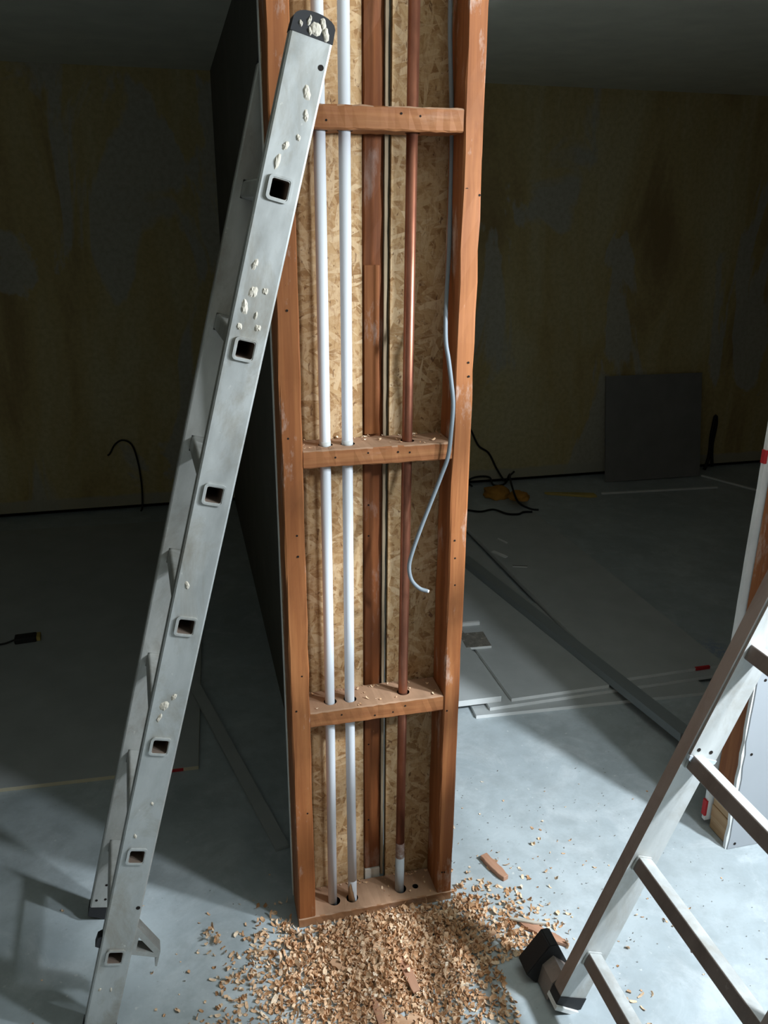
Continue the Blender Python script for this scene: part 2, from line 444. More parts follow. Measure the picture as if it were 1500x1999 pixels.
for i, (z0, z1) in enumerate(((.5512, .5894), (1.1376, 1.1729), (1.7352, 1.7738))):
    bm = B(); timber(bm, XL + .041, XR - .037, YF + .002, YO - .002, z0, z1, .0009, 0, 'x', 24)
    for x in ((.272 + rnd.uniform(0, .02)), .352, .405, .43): disc(bm, (x + rnd.uniform(-.01, .01), YF + .002, (z0 + z1) / 2 + rnd.uniform(-.008, .008)), .002, 'y-', 1, 8)
    for f in bm.faces:
        if f.normal.z > .9 or (f.calc_center_median().z > z1 - .0015 and f.calc_area() > 1e-5): f.material_index = 2
    o = obj('noggin', bm, [m_nog, m_dark, m_dust], SF)
    cut(o, [(x + .001, PY, .0142) for x, r in PX])
bm = B(); timber(bm, XL, XR, YF - .001, YO, .0005, PL, .0009, 0, 'x', 30)
for f in bm.faces:
    if f.calc_center_median().z > PL - .0015: f.material_index = 2
o = obj('bottom_plate', bm, [m_plate, m_dark, m_dust], SF)
cut(o, [(x + .0015, PY - .003, .0145) for x, r in PX] + [(.473, 1.541, .0075)])
bm = B(); box(bm, XL + .001, .3535, YO, YO + .014, .0005, ZC, 0)
obj('strand_board', bm, m_osb, SF)
bm = B(); box(bm, .4095, XR - .001, YO, YO + .014, .0005, ZC, 0)
obj('strand_board', bm, m_osb, SF)
for a, b_ in ((XL - .001, .3525), (.411, XR)):
    bm = B(); box(bm, a, b_, YO + .0145, YO + .027, .0005, ZC, 0)
    obj('backing_board', bm, m_gypsum, SF)
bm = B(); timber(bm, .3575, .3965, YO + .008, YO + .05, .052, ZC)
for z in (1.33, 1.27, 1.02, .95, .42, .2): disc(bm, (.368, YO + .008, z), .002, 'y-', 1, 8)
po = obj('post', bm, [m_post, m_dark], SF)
bm = B(); box(bm, .3585, .3885, YO + .003, YO + .0085, 1.175, 1.508, 0, .001)
obj('cover_strip', bm, m_stud, po)
bm = B(); box(bm, .358, .396, YO + .004, YO + .05, .001, .0505, 0, .001)
obj('packer', bm, m_greyblock, po, label='pale grey packer under the post')
bm = B(); pts = [(.3975, .0295)] + [(.3975 + rnd.uniform(0, .0006), z / 30) for z in range(1, 67)] + [(.3975, ZC), (.4035, ZC)] + [(.4035 + rnd.uniform(-.0008, .0008), z / 30) for z in range(66, 0, -1)] + [(.4035, .0295)]
prism(bm, pts, YO + .003, YO + .05, 'xz'); obj('board_edge', bm, make_board('dusty_board_edge', (.34, .26, .17), .15), SF)

# ------------------------------------------------------------------ pipes and cable in the frame
def conduit(x, dx, label, torn=False):
    t = thing('conduit_pipe', label, 'pipe', (x, PY, .004), 'white conduit pipes in the stud frame')
    bm = B()
    p0 = (x + dx, PY - .003, .03 if torn else .004); r = .0107
    if torn: tube(bm, [(x + dx, PY - .003, .086), (x, PY, .59), (x, PY, ZC - .002)], r, 24, cap=True)
    else: tube(bm, [p0, (x, PY, .59), (x, PY, ZC - .002)], r, 24)
    pp = obj('pipe', bm, m_pvc, t)
    if torn:
        # the broken lower end: plastic skin split away in a jagged tongue over the cardboard-coloured core
        bm = B(); tube(bm, [(x + dx - .0005, PY - .003, .004), (x + dx, PY - .003, .09)], .0099, 20); obj('torn_end', bm, m_card, t, label='broken brown lower end')
        bm = B(); n = 28; lo = []; hi = []
        for k in range(n + 1):
            a = 100 + 270 * k / n
            h = .052 + .030 * max(0, a - 160) / 85 if a < 245 else .082 - .072 * min(1, (a - 245) / 70)
            h = min(.0835, max(.006, h + rnd.uniform(-.003, .003)))
            c, s_ = math.cos(R(a)), math.sin(R(a)); dx_ = dx * (1 - h / .5)
            lo.append(bm.verts.new((x + dx_ + r * c, PY - .003 + r * s_, h))); hi.append(bm.verts.new((x + dx + r * c, PY - .003 + r * s_, .0862)))
        for k in range(n): bm.faces.new((lo[k], lo[k + 1], hi[k + 1], hi[k]))
        obj('split_skin', bm, m_pvc, t)
    bm = B(); tube(bm, [(x, PY, 1.166), (x, PY, 1.181)], .0114, 24); obj('sleeve', bm, m_pvcgrey, t, label='grey sleeve at the middle noggin')
conduit(PX[0][0], -.0028, 'white plastic conduit pipe at the left, nearest the left stud')
conduit(PX[1][0], .002, 'white plastic conduit pipe with broken brown lower end', True)
t = thing('copper_pipe', 'brown copper water pipe running down the frame right of the post', 'pipe', (PX[2][0], PY, .004))
x = PX[2][0]
bm = B(); tube(bm, [(x - .001, PY - .002, .165), (x, PY, .59), (x + .0005, PY, 1.17), (x + .0005, PY, ZC - .002)], .0105, 24); obj('pipe', bm, m_cu, t)
bm = B(); pts = [(x - .001, PY - .002, z) for z in (.122, .13, .14, .15, .16, .172)]
tube(bm, pts, [.0095, .0112, .0106, .0114, .0108, .011], 14); obj('joint', bm, m_cor, t, label='corroded joint')
bm = B(); tube(bm, [(x - .0015, PY - .003, .003), (x - .001, PY - .002, .128)], .0112, 20); obj('lower_sleeve', bm, m_lead, t, label='grey sleeve at the pipe foot')
t = thing('electric_cable', 'loose grey electric cable hanging in a curve over the middle noggin', 'cable', (.50, 1.5, .857))
cp = [(.506, 1.575, ZC - .003), (.507, 1.572, 1.95), (.509, 1.57, 1.87), (.514, 1.57, 1.79), (.5165, 1.568, 1.714), (.5155, 1.563, 1.617), (.5125, 1.553, 1.534), (.506, 1.540, 1.452), (.5, 1.522, 1.405), (.4965, 1.505, 1.37), (.5, 1.497, 1.340), (.507, 1.495, 1.293), (.5115, 1.4945, 1.253), (.5095, 1.494, 1.202), (.505, 1.4945, 1.15), (.492, 1.496, 1.108), (.476, 1.499, 1.061), (.4555, 1.502, 1.002), (.4385, 1.505, .947), (.432, 1.506, .913), (.437, 1.503, .884), (.453, 1.499, .865), (.470, 1.496, .858)]
bm = B(); tube(bm, spline(cp, 8), .0042, 10); obj('sheath', bm, m_cableg, t)
e = Vector(cp[-1]); d_ = (e - Vector(cp[-2])).normalized()
bm = B(); tube(bm, [e - d_ * .001, e + d_ * .003], .0034, 10); obj('core', bm, m_gypsum, t, label='pale cut end')

# ------------------------------------------------------------------ ladders
def rounded(w, h, r, n=4):
    pts = []
    for cx, cz, a0 in ((w - r, h - r, 0), (-w + r, h - r, 90), (-w + r, -h + r, 180), (w - r, -h + r, 270)):
        for k in range(n + 1):
            a = R(a0 + 90 * k / n); pts.append((cx + r * math.cos(a), cz + r * math.sin(a)))
    return pts
def square_tube(bm, cz, hw, hh, wall, r, y0, y1, mi_out=0, mi_in=1, n=5, cx=0.0):
    """open-ended square tube along local Y centred at (cx, cz)"""
    po, pi = rounded(hw, hh, r, n), rounded(hw - wall, hh - wall, max(r - wall, .001), n)
    def mk(p, y): return [bm.verts.new((cx + q[0], y, cz + q[1])) for q in p]
    a, b_, c, d = mk(po, y0), mk(po, y1), mk(pi, y0), mk(pi, y1); N = len(po); fs = []
    for i in range(N):
        j = (i + 1) % N
        for q, mi in (((a[i], a[j], b_[j], b_[i]), mi_out), ((c[j], c[i], d[i], d[j]), mi_in), ((a[j], a[i], c[i], c[j]), mi_out), ((b_[i], b_[j], d[j], d[i]), mi_out)):
            f = bm.faces.new(q); f.material_index = mi; fs.append(f)
    bmesh.ops.recalc_face_normals(bm, faces=fs)
def stile_web(bm, hw, y0, y1, w0, w1, holes, hr, sgn):
    """ladder stile: a flanged hollow section along local Z with square rung holes left open in both webs"""
    r = .003
    def strip(u0, u1, z0, z1):
        box(bm, u0, u1, y0, y1, z0, z1)
    zs = [w0]
    for h in holes: zs += [h - hr, h + hr]
    zs.append(w1)
    for a, b_ in zip(zs[0::2], zs[1::2]):
        box(bm, -hw + r, hw - r, y0, y1, a, b_)
    for h in holes:
        box(bm, -hw + r, -hr, y0, y1, h - hr, h + hr); box(bm, hr, hw - r, y0, y1, h - hr, h + hr)
    for s in (-1, 1):
        prism(bm, [(s * (hw - r), y0), (s * hw, y0 + .002), (s * hw, y1 - .002), (s * (hw - r), y1)], w0, w1, 'xy')
def smear(bm, c, r, y, seed):
    """a lump of dried plaster stuck to the outer face of the stile"""
    q = random.Random(seed); n = 11; a0 = q.uniform(0, 6)
    cv = bm.verts.new((c[0], y - q.uniform(.0015, .003), c[1])); rim = []; mid = []
    for k in range(n):
        a = a0 + 2 * math.pi * k / n; rr = r * .72 * (1 + .28 * math.sin(2 * a + a0) + q.uniform(-.16, .16))
        sx, sz = .62, 1.15
        rim.append(bm.verts.new((c[0] + rr * math.cos(a) * sx, y + .0004, c[1] + rr * math.sin(a) * sz)))
        mid.append(bm.verts.new((c[0] + rr * .6 * math.cos(a) * sx, y - q.uniform(.0008, .0025), c[1] + rr * .6 * math.sin(a) * sz)))
    for k in range(n):
        j = (k + 1) % n
        bm.faces.new((rim[k], rim[j], mid[j], mid[k])); bm.faces.new((mid[k], mid[j], cv))

# left ladder: local axes u (across the stile), Y (along the rungs), w (up the ladder)
TL = R(14.894)
LAD = thing('aluminium_ladder', 'paint spattered aluminium ladder leaning at the left of the stud frame', 'ladder', (-.2675, 1.33, 0), local=True)
LAD.rotation_euler = (Matrix.Rotation(TL, 3, 'Y') @ Matrix.Rotation(R(2.6), 3, 'Z')).to_euler()
hl = [.214 + .2462 * i for i in range(7)]
hl = [h - .0 for h in hl]
HW = .0315; LW = .34
foot = lambda hw, w: [(-hw, w), (hw, w), (hw, -hw * math.tan(TL) + .0005), (-hw, hw * math.tan(TL) + .0005)]
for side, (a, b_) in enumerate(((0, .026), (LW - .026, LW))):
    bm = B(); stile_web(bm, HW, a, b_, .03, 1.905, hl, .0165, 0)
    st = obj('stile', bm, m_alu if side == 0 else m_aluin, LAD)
    bm = B(); prism(bm, foot(HW + .001, .034), a - .001, b_ + .001, 'xz')
    obj('foot', bm, m_black, st)
    # worn rounded end cap
    cp_ = [(-HW - .0005, 1.902)] + [(-HW * math.cos(R(t_)) * (1.0), 1.916 + .018 * math.sin(R(t_)) ** .7) for t_ in range(10, 171, 16)] + [(HW + .0005, 1.902)]
    bm = B(); prism(bm, cp_, a - .0012, b_ + .0012, 'xz')
    ec = obj('end_cap', bm, m_black, st, label='black plastic end cap')
    if side == 0:
        bm = B()
        for i, (u, w, r) in enumerate(((.004, 1.913, .016), (.019, 1.911, .012), (-.008, 1.921, .008), (.012, 1.923, .010), (-.004, 1.909, .007), (-.019, 1.914, .006))): smear(bm, (u, w), r, a - .0012, 60 + i)
        obj('plaster_crust', bm, m_plaster, ec)
        for u, w in ((.0225, 1.868), (.024, .335)):
            bm = B(); disc(bm, (u, a, w), .0042, 'y-', 0, 12); obj('bolt_hole', bm, m_dark, st)
        bm = B()
        spots = [(-.011, 1.728, .012), (-.004, 1.752, .010), (-.012, 1.575, .011), (-.006, 1.535, .014), (.012, 1.54, .009), (-.014, 1.51, .014), (.006, 1.50, .007), (-.016, 1.478, .009), (.013, 1.482, .010),
                 (.010, 1.83, .014), (.016, 1.80, .010), (.012, 1.768, .007), (-.012, 1.03, .010), (-.008, .79, .016), (.006, .81, .010), (-.012, .765, .010), (.008, .58, .006), (-.01, .505, .007), (-.016, .13, .006), (.006, .128, .007)]
        for i, (u, w, r) in enumerate(spots): smear(bm, (u, w), r, a, i)
        obj('plaster_splatter', bm, m_plaster, st, label='dried plaster lumps', kind='stuff')
    else:
        for u, w in ((-.02, .055), (.0, .058), (.02, .055), (-.004, .10)):
            bm = B(); disc(bm, (u, a, w), .0032, 'y-', 0, 10); obj('rivet', bm, m_dark, st)
for i, h in enumerate(hl):
    bm = B(); square_tube(bm, h, .0160, .0160, .0026, .006, -.0035, LW + .003)
    rg = obj('rung', bm, [m_aluin, m_tube], LAD)
    bm = B(); square_tube(bm, h, .0185, .0185, .0036, .007, -.0045, -.0002); obj('flared_rim', bm, m_alu, rg)
# stabiliser bracket on the right edge of the near stile, and the hinge lug on the other edge
bm = B()
tri_o = [(HW, .285), (HW, .215), (HW + .056, .205), (HW + .056, .222)]; tri_i = [(HW + .007, .259), (HW + .007, .2235), (HW + .043, .2185)]
pr = lambda P_: prism(bm, P_, .002, .03, 'xz')
pr([tri_o[0], tri_o[1], tri_i[1], tri_i[0]]); pr([tri_o[1], tri_o[2], tri_i[2], tri_i[1]]); pr([tri_o[2], tri_o[3], tri_o[0], tri_i[0], tri_i[2]])
pr([(HW + .050, .205), (HW + .056, .205), (HW + .056, .183), (HW + .052, .183)])
obj('bracket', bm, m_aluin, LAD, label='triangular stabiliser bracket')
bm = B(); prism(bm, [(-HW, .262), (-HW - .008, .256), (-HW - .010, .236), (-HW, .232)], .004, .022, 'xz'); obj('lug', bm, m_black, LAD)

# right ladder
TR = R(20.6); WRD = .41
RLAD = thing('aluminium_ladder', 'two part aluminium ladder with wide dark rungs at the right edge', 'ladder', (.6957, 1.155, 0), local=True)
RLAD.rotation_euler = (0, TR, 0)
HR = .032
rl = [(.146 + .2305 * i) / math.cos(TR) - .007 for i in range(7)]
foot = lambda hw, w: [(-hw, w), (hw, w), (hw, -hw * math.tan(TR) + .0005), (-hw, hw * math.tan(TR) + .0005)]
CAPW = .652
for side, (a, b_) in enumerate(((0, .030), (-WRD, -WRD + .030))):
    bm = B(); prism(bm, [(-HR, a), (HR, a), (HR, b_), (-HR, b_)], .03, 1.62, 'xy')
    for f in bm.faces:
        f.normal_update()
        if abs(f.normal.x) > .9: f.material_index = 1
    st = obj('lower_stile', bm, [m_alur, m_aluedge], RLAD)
    bm = B(); prism(bm, foot(HR + .0015, .042), a - .0015, b_ + .0015, 'xz'); obj('foot', bm, m_black, st)
    # upper section slides over the lower one
    s = -1 if side == 0 else 1
    ya, yb = (a - .006, b_ - .002) if side == 0 else (a + .002, b_ + .006)
    bm = B(); prism(bm, [(-HR + .004, ya), (HR + .004, ya), (HR + .004, yb), (-HR + .004, yb)], CAPW, 1.95, 'xy')
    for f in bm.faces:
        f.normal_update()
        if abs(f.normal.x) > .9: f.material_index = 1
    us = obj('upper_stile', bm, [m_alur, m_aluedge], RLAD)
    bm = B()
    cpp = [(-HR + .003, CAPW + .003), (HR + .005, CAPW + .003), (HR + .004, CAPW - .004)] + [(HR + .004 - 2 * HR * k / 8, CAPW - .009 - .006 * math.sin(math.pi * k / 8)) for k in range(1, 8)] + [(-HR + .004, CAPW - .006)]
    prism(bm, cpp, ya - .002, yb, 'xz'); obj('end_cap', bm, make_board('bluish_cap', (.52, .58, .64), .1, .5) if side == 0 else m_pvcgrey, us)
    if side == 0:
        for u in (-.015, .015):
            bm = B(); disc(bm, (u, ya, CAPW + .018), .0042, 'y-', 0, 10); obj('bolt_hole', bm, m_dark, us)
        bm = B(); prism(bm, [(-HR - .003, .012), (HR + .004, -.002), (HR + .004, .008), (-HR - .003, .022)], -.007, .033, 'xz'); obj('foot_lip', bm, m_gypsum, st, label='worn pale lip round the foot')
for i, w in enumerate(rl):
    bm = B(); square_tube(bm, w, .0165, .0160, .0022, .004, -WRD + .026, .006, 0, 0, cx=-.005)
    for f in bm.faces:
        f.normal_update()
        if f.material_index == 0 and f.normal.z < .8: f.material_index = 1  # bright metal only on top, painted shade on all other faces
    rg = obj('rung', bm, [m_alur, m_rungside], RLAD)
    bm = B(); square_tube(bm, w, .0185, .0180, .003, .005, -.0045, -.0005, cx=-.005); obj('collar', bm, m_alur, rg)
# stabiliser bar end behind the far stile, in world axes
inv = (Matrix.Translation((.6957, 1.155, 0)) @ Matrix.Rotation(TR, 4, 'Y')).inverted()
bm = B(); prism(bm, [(.668, .006), (.744, .006), (.744, .030), (.700, .072), (.676, .052)], 1.187, 1.238, 'xz', mtx=inv)
bar = obj('stabiliser_bar', bm, m_aluedge, RLAD, org=(0, 0, 0))
bm = B(); prism(bm, [(.640, .030), (.662, .001), (.735, .001), (.751, .012), (.709, .100), (.690, .100)], 1.236, 1.286, 'xz', mtx=inv)
bmesh.ops.bevel(bm, geom=bm.edges[:], offset=.0025, segments=2, affect='EDGES')
obj('rubber_foot', bm, m_black, bar, org=(0, 0, 0), label='black rubber stabiliser foot')

# ------------------------------------------------------------------ things lying in the right-hand room
def slab(name, cx, cy, w, d, z0, th, rot, label, cat, face=None, edge=None, group=None, tilt=None):
    """plasterboard: grey paper faces, pale gypsum edges"""
    bm = B(); box(bm, -w / 2, w / 2, -d / 2, d / 2, 0, th)
    for f in bm.faces:
        f.normal_update(); f.material_index = 0 if abs(f.normal.z) > .9 else 1
    o = obj(name, bm, [face or m_paper, edge or m_gypsum], org=(0, 0, 0), label=label, cat=cat, group=group)
    o.location = (cx, cy, z0); o.rotation_euler = (tilt or 0, 0, rot)
    return o
TH = .0125; gp = 'plasterboards stacked on the floor right of the frame'
slab('plasterboard_sheet', 1.335, 2.56, .86, .72, .0005, TH, R(-3.5), 'lowest plasterboard, its white front edge nearest the viewer on the floor', 'plasterboard', group=gp)
slab('plasterboard_sheet', 1.178, 2.60, .487, .71, .0135, TH, R(.6), 'second plasterboard from the floor, sticking out below the top grey sheet', 'plasterboard', group=gp)
slab('plasterboard_sheet', .912, 2.70, .175, .86, .0265, .022, R(-1.5), 'thick narrow plasterboard strip of the near stack, beside the right stud', 'plasterboard', group=gp)
slab('plasterboard_sheet', 1.203, 2.97, .37, 1.42, .0265, TH, R(.4), 'top grey plasterboard of the near stack, carrying the small speckled offcut', 'plasterboard', group=gp)
slab('plasterboard_sheet', 1.655, 3.13, .45, 1.76, .0135, TH, R(.6), 'lower of two long dark plasterboards behind the steel channel', 'plasterboard', group=gp)
la = slab('plasterboard_sheet', 1.65, 3.17, .45, 1.76, .0265, TH, R(.6), 'upper long dark plasterboard behind the steel channel, red mark on its edge', 'plasterboard', group=gp)
bm = B(); box(bm, .10, .16, -.8815, -.872, .002, .0135); obj('paint_mark', bm, m_red, la, org=(0, 0, 0))
oc = slab('board_offcut', 1.035, 2.665, .10, .115, .0395, .010, R(-4), 'small speckled brown offcut lying on the grey plasterboard beside the frame', 'offcut', face=m_speck)
slab('wood_batten', 1.06, 2.80, .085, .012, .0395, .014, R(-3), 'short pale batten just behind the speckled offcut', 'batten', face=m_gypsum)
# steel channel lying across the boards
ch = thing('steel_channel', 'long grey steel channel lying diagonally across the plasterboards', 'metal profile', (1.36, 2.66, .040), local=True)
ch.rotation_euler = (0, 0, math.atan2(.215, 1.47))
ln = .76; bm = B()
box(bm, -.026, .026, -ln, ln, .0275, .029)
box(bm, -.026, -.0245, -ln, ln, 0, .0275); box(bm, .0245, .026, -ln, ln, 0, .0275)
obj('web', bm, m_zinc, ch)
# far end of the room
slab('leaning_board', 2.955, 4.50, .68, .66, 0.0, TH, R(-1.5), 'dark square board leaning against the far wall', 'board', face=m_darkboard, edge=m_darkboard)
o = [q for q in COL.objects if q.name.startswith('leaning_board')][0]
bm = B(); box(bm, -.335, .335, -TH, 0, 0, .665)
for v in bm.verts: pass
o.data.materials.clear()
bm.to_mesh(o.data); bm.free(); o.data.materials.append(m_darkboard)
o.location = (2.915, 4.505, .003); o.rotation_euler = (R(-11), 0, R(-1.0))
slab('pale_lath', 2.83, 4.272, .77, .012, .0005, .010, R(-3.8), 'thin pale lath on the floor in front of the leaning board', 'lath', face=m_gypsum)
slab('pale_lath', 3.35, 4.295, .013, .42, .0005, .010, R(24), 'thin pale lath on the floor right of the leaning board', 'lath', face=m_gypsum)
bm = B(); prism(bm, [(-.15, .03), (-.13, .012), (.02, -.012), (.12, -.03), (.16, -.02), (.15, .03), (.04, .035)], 0, .014, 'xy')
bmesh.ops.bevel(bm, geom=bm.edges[:], offset=.002, segments=1, affect='EDGES')
o = obj('split_plank', bm, m_yellow, org=(0, 0, 0), label='split yellow strip of wood on the floor left of the leaning board', cat='wood scrap'); o.location = (2.24, 4.31, .0005); o.rotation_euler = (0, 0, R(-16))
# two crumpled orange cloths by the foot of the far wall
def cloth(loc, sx, sy, sz, seed, label):
    q = random.Random(seed); bm = B(); bmesh.ops.create_icosphere(bm, subdivisions=4, radius=1)
    from mathutils import noise as mn
    for v in bm.verts:
        k = 1 + .28 * mn.noise(v.co * 1.7 + Vector((seed, 0, 0))) + .10 * mn.noise(v.co * 5 + Vector((0, seed, 0)))
        v.co = Vector((v.co.x * sx * k, v.co.y * sy * k, max(v.co.z, -.35) * sz * k))
    zz = min(v.co.z for v in bm.verts)
    for f in bm.faces: f.smooth = True
    bmesh.ops.translate(bm, vec=(0, 0, -zz), verts=bm.verts)
    o = obj('crumpled_cloth', bm, m_orangecloth, org=(0, 0, 0), label=label, cat='cloth', group='orange cloths by the far wall'); o.location = loc; o.rotation_euler = (0, 0, R(-20))
cloth((1.80, 4.40, .0005), .085, .07, .045, 3, 'crumpled orange cloth nearest the far wall, under the black cable')
cloth((1.87, 4.22, .040), .06, .055, .035, 9, 'second crumpled orange cloth, on the corner of the long plasterboard')
def cable(name, pts, r, label, group=None, mat=m_cableb):
    bm = B(); tube(bm, spline(pts, 8), r, 8); return obj(name, bm, mat, label=label, cat='cable', group=group)
cable('black_cable', [(1.50, 4.638, .62), (1.62, 4.638, .50), (1.699, 4.636, .376), (1.761, 4.636, .259), (1.831, 4.634, .205), (1.888, 4.63, .102), (1.935, 4.60, .03), (1.93, 4.52, .095), (1.87, 4.37, .125), (1.835, 4.26, .118), (1.82, 4.12, .062), (1.86, 4.04, .044), (1.90, 4.01, .044)], .006, 'black cable coming down the far wall and over the orange cloths')
cable('black_cable', [(1.38, 4.26, .0065), (1.52, 4.21, .0065), (1.60, 4.14, .012), (1.65, 4.06, .048), (1.70, 3.98, .0475), (1.76, 3.965, .046), (1.80, 3.99, .0455), (1.85, 3.985, .0455)], .006, 'black cable lying on the long plasterboard, below the orange cloths')
cable('black_cable', [(1.72, 4.60, .0065), (1.70, 4.63, .03), (1.75, 4.634, .055), (1.84, 4.63, .05), (1.86, 4.60, .0065), (1.93, 4.60, .0065), (1.98, 4.63, .05), (2.01, 4.634, .075)], .006, 'short looped black cable end against the foot of the far wall')
cable('black_cable', [(3.36, 4.6, .0065), (3.404, 4.632, .09), (3.401, 4.634, .231), (3.411, 4.634, .359), (3.425, 4.634, .30), (3.418, 4.634, .16), (3.43, 4.62, .02)], .011, 'black cable loop hanging on the far wall right of the leaning board')
# bits of plaster on the long boards
for i, (x, y, w, d, a) in enumerate(((1.45, 3.46, .02, .09, 25), (1.53, 3.62, .008, .07, 20), (1.49, 3.30, .07, .012, -20))):
    slab('plaster_scrap', x, y, w, d, .0395, .006, R(a), ['pale plaster scrap on the long board close to the stud', 'thin white sliver on the long dark board', 'small dark scrap on the long board beside the steel channel'][i], 'plaster scrap', face=[m_gypsum, m_gypsum, m_darkboard][i])

# ------------------------------------------------------------------ things in the dark left-hand room
sl = slab('plasterboard_sheet', -.605, 3.30, 1.25, 2.2, .0005, TH, R(-2.8), 'large grey plasterboard lying flat on the dark floor behind the left ladder', 'plasterboard', edge=make_board('yellowed_board_edge', (.66, .60, .45), .06))
bm = B(); box(bm, .50, .58, -1.1015, -1.095, .001, .0115); obj('paint_mark', bm, m_red, sl, org=(0, 0, 0))
bm = B(); box(bm, -.019, .019, -.46, .46, 0, .009)
o = obj('wooden_lath', bm, m_paper, org=(0, 0, 0), label='flat grey lath running back from the foot of the stud frame into the dark', cat='lath')
o.location = (.064, 2.22, .011); o.rotation_euler = (R(1.2), 0, math.atan2(.195, .815))
tb = thing('black_tool', 'small black tool lying on the large plasterboard at the far left', 'tool', (-.66, 3.125, .0135), local=True); tb.rotation_euler = (0, 0, R(4))
bm = B(); box(bm, -.045, .035, -.024, .024, 0, .022, 0, .004); obj('body', bm, m_black, tb)
bm = B(); box(bm, .0355, .05, -.022, .022, .002, .02, 0, .002); obj('tip', bm, m_yellow, tb)
bm = B(); tube(bm, spline([(-.045, 0, .01), (-.09, -.01, .004), (-.16, .005, .004)], 6), .0035, 8); obj('cord', bm, m_cableb, tb)
cable('black_cable', [(-.42, 4.638, .33), (-.405, 4.638, .344), (-.374, 4.638, .392), (-.331, 4.638, .413), (-.285, 4.638, .381), (-.262, 4.638, .276), (-.255, 4.638, .139), (-.262, 4.63, .023), (-.27, 4.6, .006)], .005, 'thin black cable arching on the far wall of the dark left room')

# ------------------------------------------------------------------ shavings and splinters on the floor
def hgt(x, y):
    """height of the shavings heap"""
    u = (x - .385) / .21; v = (y - 1.405) / .13
    return max(0.0, .030 * math.exp(-(u * u * 1.1 + v * v * 1.0)) - .003)
VS, FS = [], []
def curl(c, L_, w, k, rot, n=6):
    """one curled ribbon: length, width, total bend, orientation; a thin closed strip"""
    b0 = len(VS); th = .0004
    Rm = Matrix.Rotation(rot[2], 3, 'Z') @ Matrix.Rotation(rot[1], 3, 'Y') @ Matrix.Rotation(rot[0], 3, 'X')
    P = []
    x = z = 0.0; a = -k / 2
    for i in range(n + 1):
        P.append((x, z, a)); x += L_ / n * math.cos(a); z += L_ / n * math.sin(a); a += k / n
    mx = P[n // 2][0]; mz = min(p[1] for p in P)
    tw = rnd.uniform(-.5, .5); zs = []
    pts = []
    for i, (px, pz, pa) in enumerate(P):
        ww = w * (.55 + .45 * math.sin(math.pi * (i + .6) / (n + 1.2)))
        for s in (-.5, .5):
            for t_ in (0, th):
                q = Rm @ Vector((px - mx - math.sin(pa) * t_, s * ww + tw * (px - mx) * .3, pz - mz + math.cos(pa) * t_ + s * tw * (px - mx) * .4))
                pts.append(q)
    zmin = min(q.z for q in pts)
    for q in pts: VS.append((c[0] + q.x, c[1] + q.y, c[2] + q.z - zmin))
    for i in range(n):
        A = b0 + i * 4; C = A + 4
        FS.extend(((A, A + 2, C + 2, C), (A + 1, C + 1, C + 3, A + 3), (A, C, C + 1, A + 1), (A + 2, A + 3, C + 3, C + 2)))
    FS.append((b0, b0 + 1, b0 + 3, b0 + 2)); e = b0 + n * 4; FS.append((e, e + 2, e + 3, e + 1))
def inframe(x, y): return XL - .012 < x < XR + .012 and y > YF - .012
def blocked(x, y):   # keep off the ladder feet
    return (.60 < x < .79 and 1.08 < y < 1.30) or (-.34 < x < -.20 and 1.25 < y < 1.72)
def put(x, y, sc=1.0, z=None, flat=False):
    L_ = rnd.uniform(.011, .024) * sc; w = rnd.uniform(.005, .0115) * sc
    k = rnd.choice((rnd.uniform(.6, 2.0), rnd.uniform(1.5, 4.2)))
    t_ = .35 if flat else .8
    curl((x, y, z if z is not None else .0006), L_, w, k, (rnd.gauss(0, t_), rnd.gauss(0, t_), rnd.uniform(0, 6.283)))
def mk(name, mat, **kw):
    global VS, FS
    cx = sum(v[0] for v in VS) / len(VS); cy = sum(v[1] for v in VS) / len(VS)
    me = bpy.data.meshes.new(name); me.from_pydata([(v[0] - cx, v[1] - cy, v[2]) for v in VS], [], FS); me.materials.append(mat)
    o = bpy.data.objects.new(name, me); COL.objects.link(o); o.location = (cx, cy, 0)
    for a, b_ in kw.items(): o[a] = b_
    VS, FS = [], []
    return o
n = 0
while n < 4000:
    x = rnd.gauss(.37, .115); y = rnd.gauss(1.40, .085)
    if inframe(x, y) or blocked(x, y) or y < 1.15: continue
    put(x, y, rnd.uniform(.8, 1.15), .0006 + hgt(x, y) * rnd.random() ** .6); n += 1
# broad apron of the heap, towards the viewer
n = 0
while n < 2300:
    x = rnd.gauss(.36, .16); y = rnd.gauss(1.29, .10)
    if inframe(x, y) or blocked(x, y) or y < 1.05: continue
    put(x, y, rnd.uniform(.65, 1.0), .0006 + hgt(x, y) * rnd.random()); n += 1
mk('wood_shavings', m_shav, kind='stuff', label='heap of curled pine shavings on the floor in front of the stud frame', category='wood shavings')
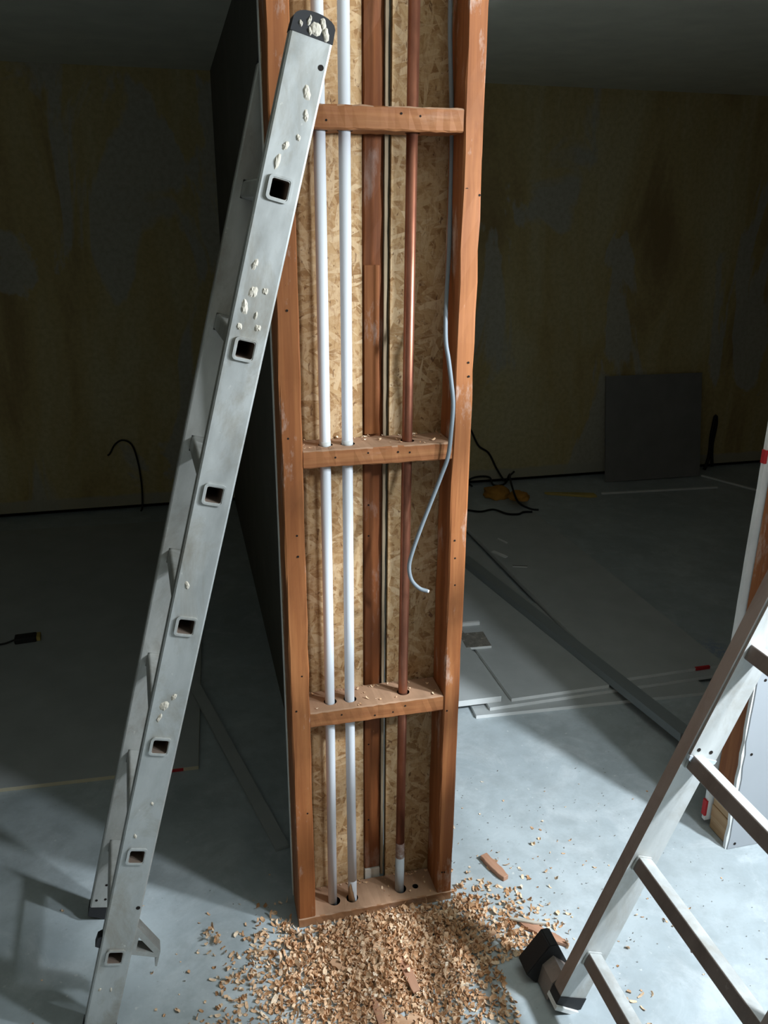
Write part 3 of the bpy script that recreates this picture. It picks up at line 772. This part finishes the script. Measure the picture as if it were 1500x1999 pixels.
# thin scatter round about, in clumps
clumps = [(.70, 1.44, .04, 60), (.665, 1.37, .03, 55), (.73, 1.36, .035, 50), (.61, 1.47, .04, 45), (.66, 1.31, .03, 45), (.55, 1.36, .05, 70), (.05, 1.40, .05, 60), (.09, 1.47, .04, 50), (.02, 1.30, .06, 70), (.13, 1.27, .06, 90), (-.06, 1.26, .05, 35), (.14, 1.5, .03, 40), (.60, 1.20, .05, 60), (.52, 1.16, .05, 70), (.84, 1.13, .03, 10), (.72, 1.56, .05, 14), (.20, 1.16, .07, 90)]
for cx, cy, s, cnt in clumps:
    for _ in range(cnt):
        x, y = rnd.gauss(cx, s), rnd.gauss(cy, s)
        if not (inframe(x, y) or blocked(x, y)): put(x, y, rnd.uniform(.6, .95), flat=rnd.random() < .6)
for _ in range(330):
    x = rnd.gauss(.45, .38); y = rnd.gauss(1.42, .26)
    if inframe(x, y) or blocked(x, y) or (1.25 < x and y > 1.45) or y > 2.0 or (x < .25 and y > 1.7): continue
    put(x, y, rnd.uniform(.25, .65), flat=True)
mk('loose_shavings', m_shav, kind='stuff', label='thin scatter of shavings and crumbs over the floor round the heap', category='wood shavings')
for _ in range(420):
    x = rnd.gauss(.75, .38); y = rnd.gauss(1.52, .28)
    if inframe(x, y) or blocked(x, y) or (1.25 < x and y > 1.45) or y > 2.0 or (x < .25 and y > 1.7): continue
    put(x, y, rnd.uniform(.10, .30), flat=True)
mk('floor_grit', m_speck, kind='stuff', label='fine dark grit scattered over the pale floor', category='grit')
# crumbs on the ledges
for z in (PL, .5894, 1.1729, 1.7738):
    for _ in range(46 if z < 1.6 else 14):
        x = rnd.uniform(XL + .045, XR - .042); y = rnd.choice((rnd.uniform(YO - .016, YO - .006), rnd.uniform(YF + .006, YO - .006)))
        if any((x - p) ** 2 + (y - PY) ** 2 < .02 ** 2 for p, r in PX): continue
        put(x, y, rnd.uniform(.22, .5), z + .0008, True)
mk('ledge_crumbs', m_shav, kind='stuff', label='wood crumbs lying on the ledges inside the stud frame', category='wood crumbs')

def chip(name, c, L_, w, th, ang, label, cat, mat, z=.0006, tilt=0.0, taper=(.6, .25), rag=.12, grp='splinters and chips among the shavings', seed=1):
    q = random.Random(seed); n = 9; up_, lo_ = [], []
    for i in range(n + 1):
        t_ = i / n; e = 1.0
        if t_ < .2: e = taper[0] + (1 - taper[0]) * t_ / .2
        if t_ > .75: e = taper[1] + (1 - taper[1]) * (1 - t_) / .25
        up_.append((-L_ / 2 + L_ * t_, w / 2 * e * (1 + q.uniform(-rag, rag)))); lo_.append((-L_ / 2 + L_ * t_, -w / 2 * e * (1 + q.uniform(-rag, rag))))
    bm = B(); prism(bm, lo_ + up_[::-1], 0, th, 'xy')
    bmesh.ops.bevel(bm, geom=bm.edges[:], offset=min(th, w) * .08, segments=1, affect='EDGES')
    o = obj(name, bm, mat, org=(0, 0, 0), label=label, cat=cat, group=grp)
    o.location = (*c, z); o.rotation_euler = (0, tilt, R(ang)); return o
chip('wood_splinter', (.390, 1.313), .105, .020, .004, -83, 'long flat pinkish splinter lying in the middle of the heap', 'splinter', m_chipred, .020, .0, (.5, .8), .1, seed=3)
chip('wood_splinter', (.306, 1.235), .10, .015, .004, -86, 'narrow brown splinter in the near edge of the heap', 'splinter', m_chipred, .008, .0, (.3, .8), .1, seed=4)
chip('wood_chip', (.370, 1.200), .085, .040, .003, -12, 'broad torn tan chip at the bottom of the view', 'wood chip', m_chip, .006, .02, (.6, .5), .35, seed=5)
chip('wood_chip', (.697, 1.575), .092, .022, .014, -72, 'reddish wood chip alone on the floor right of the frame', 'wood chip', m_chipred, .0006, 0, (.9, .7), .15, seed=6)
chip('wood_splinter', (.590, 1.372), .075, .016, .008, 22, 'pale thick splinter at the right edge of the heap', 'splinter', m_chip, .0026, 0, (.3, .9), .12, seed=7)
chip('wood_splinter', (.708, 1.388), .085, .008, .005, -25, 'thin white splinter touching the reddish one near the rubber foot', 'splinter', m_plaster, .010, 0, (.4, .2), .15, seed=8)
chip('wood_splinter', (.735, 1.352), .125, .022, .008, -47, 'long reddish splinter pointing at the black rubber foot', 'splinter', m_chipred, .0015, 0, (.3, .3), .15, seed=9)
chip('wood_chip', (.247, 1.367), .045, .018, .003, -40, 'small flat chip on the left part of the heap', 'wood chip', m_chip, .018, .1, (.7, .7), .2, seed=10)
VS, FS = [], []
for _ in range(16): put(rnd.gauss(-.02, .010), rnd.gauss(1.52, .012), rnd.uniform(.8, 1.2), .0006 + .014 * rnd.random())
mk('shaving_tuft', m_shav, label='lone tuft of brown shavings on the floor between ladder and frame', category='wood shavings', kind='stuff')
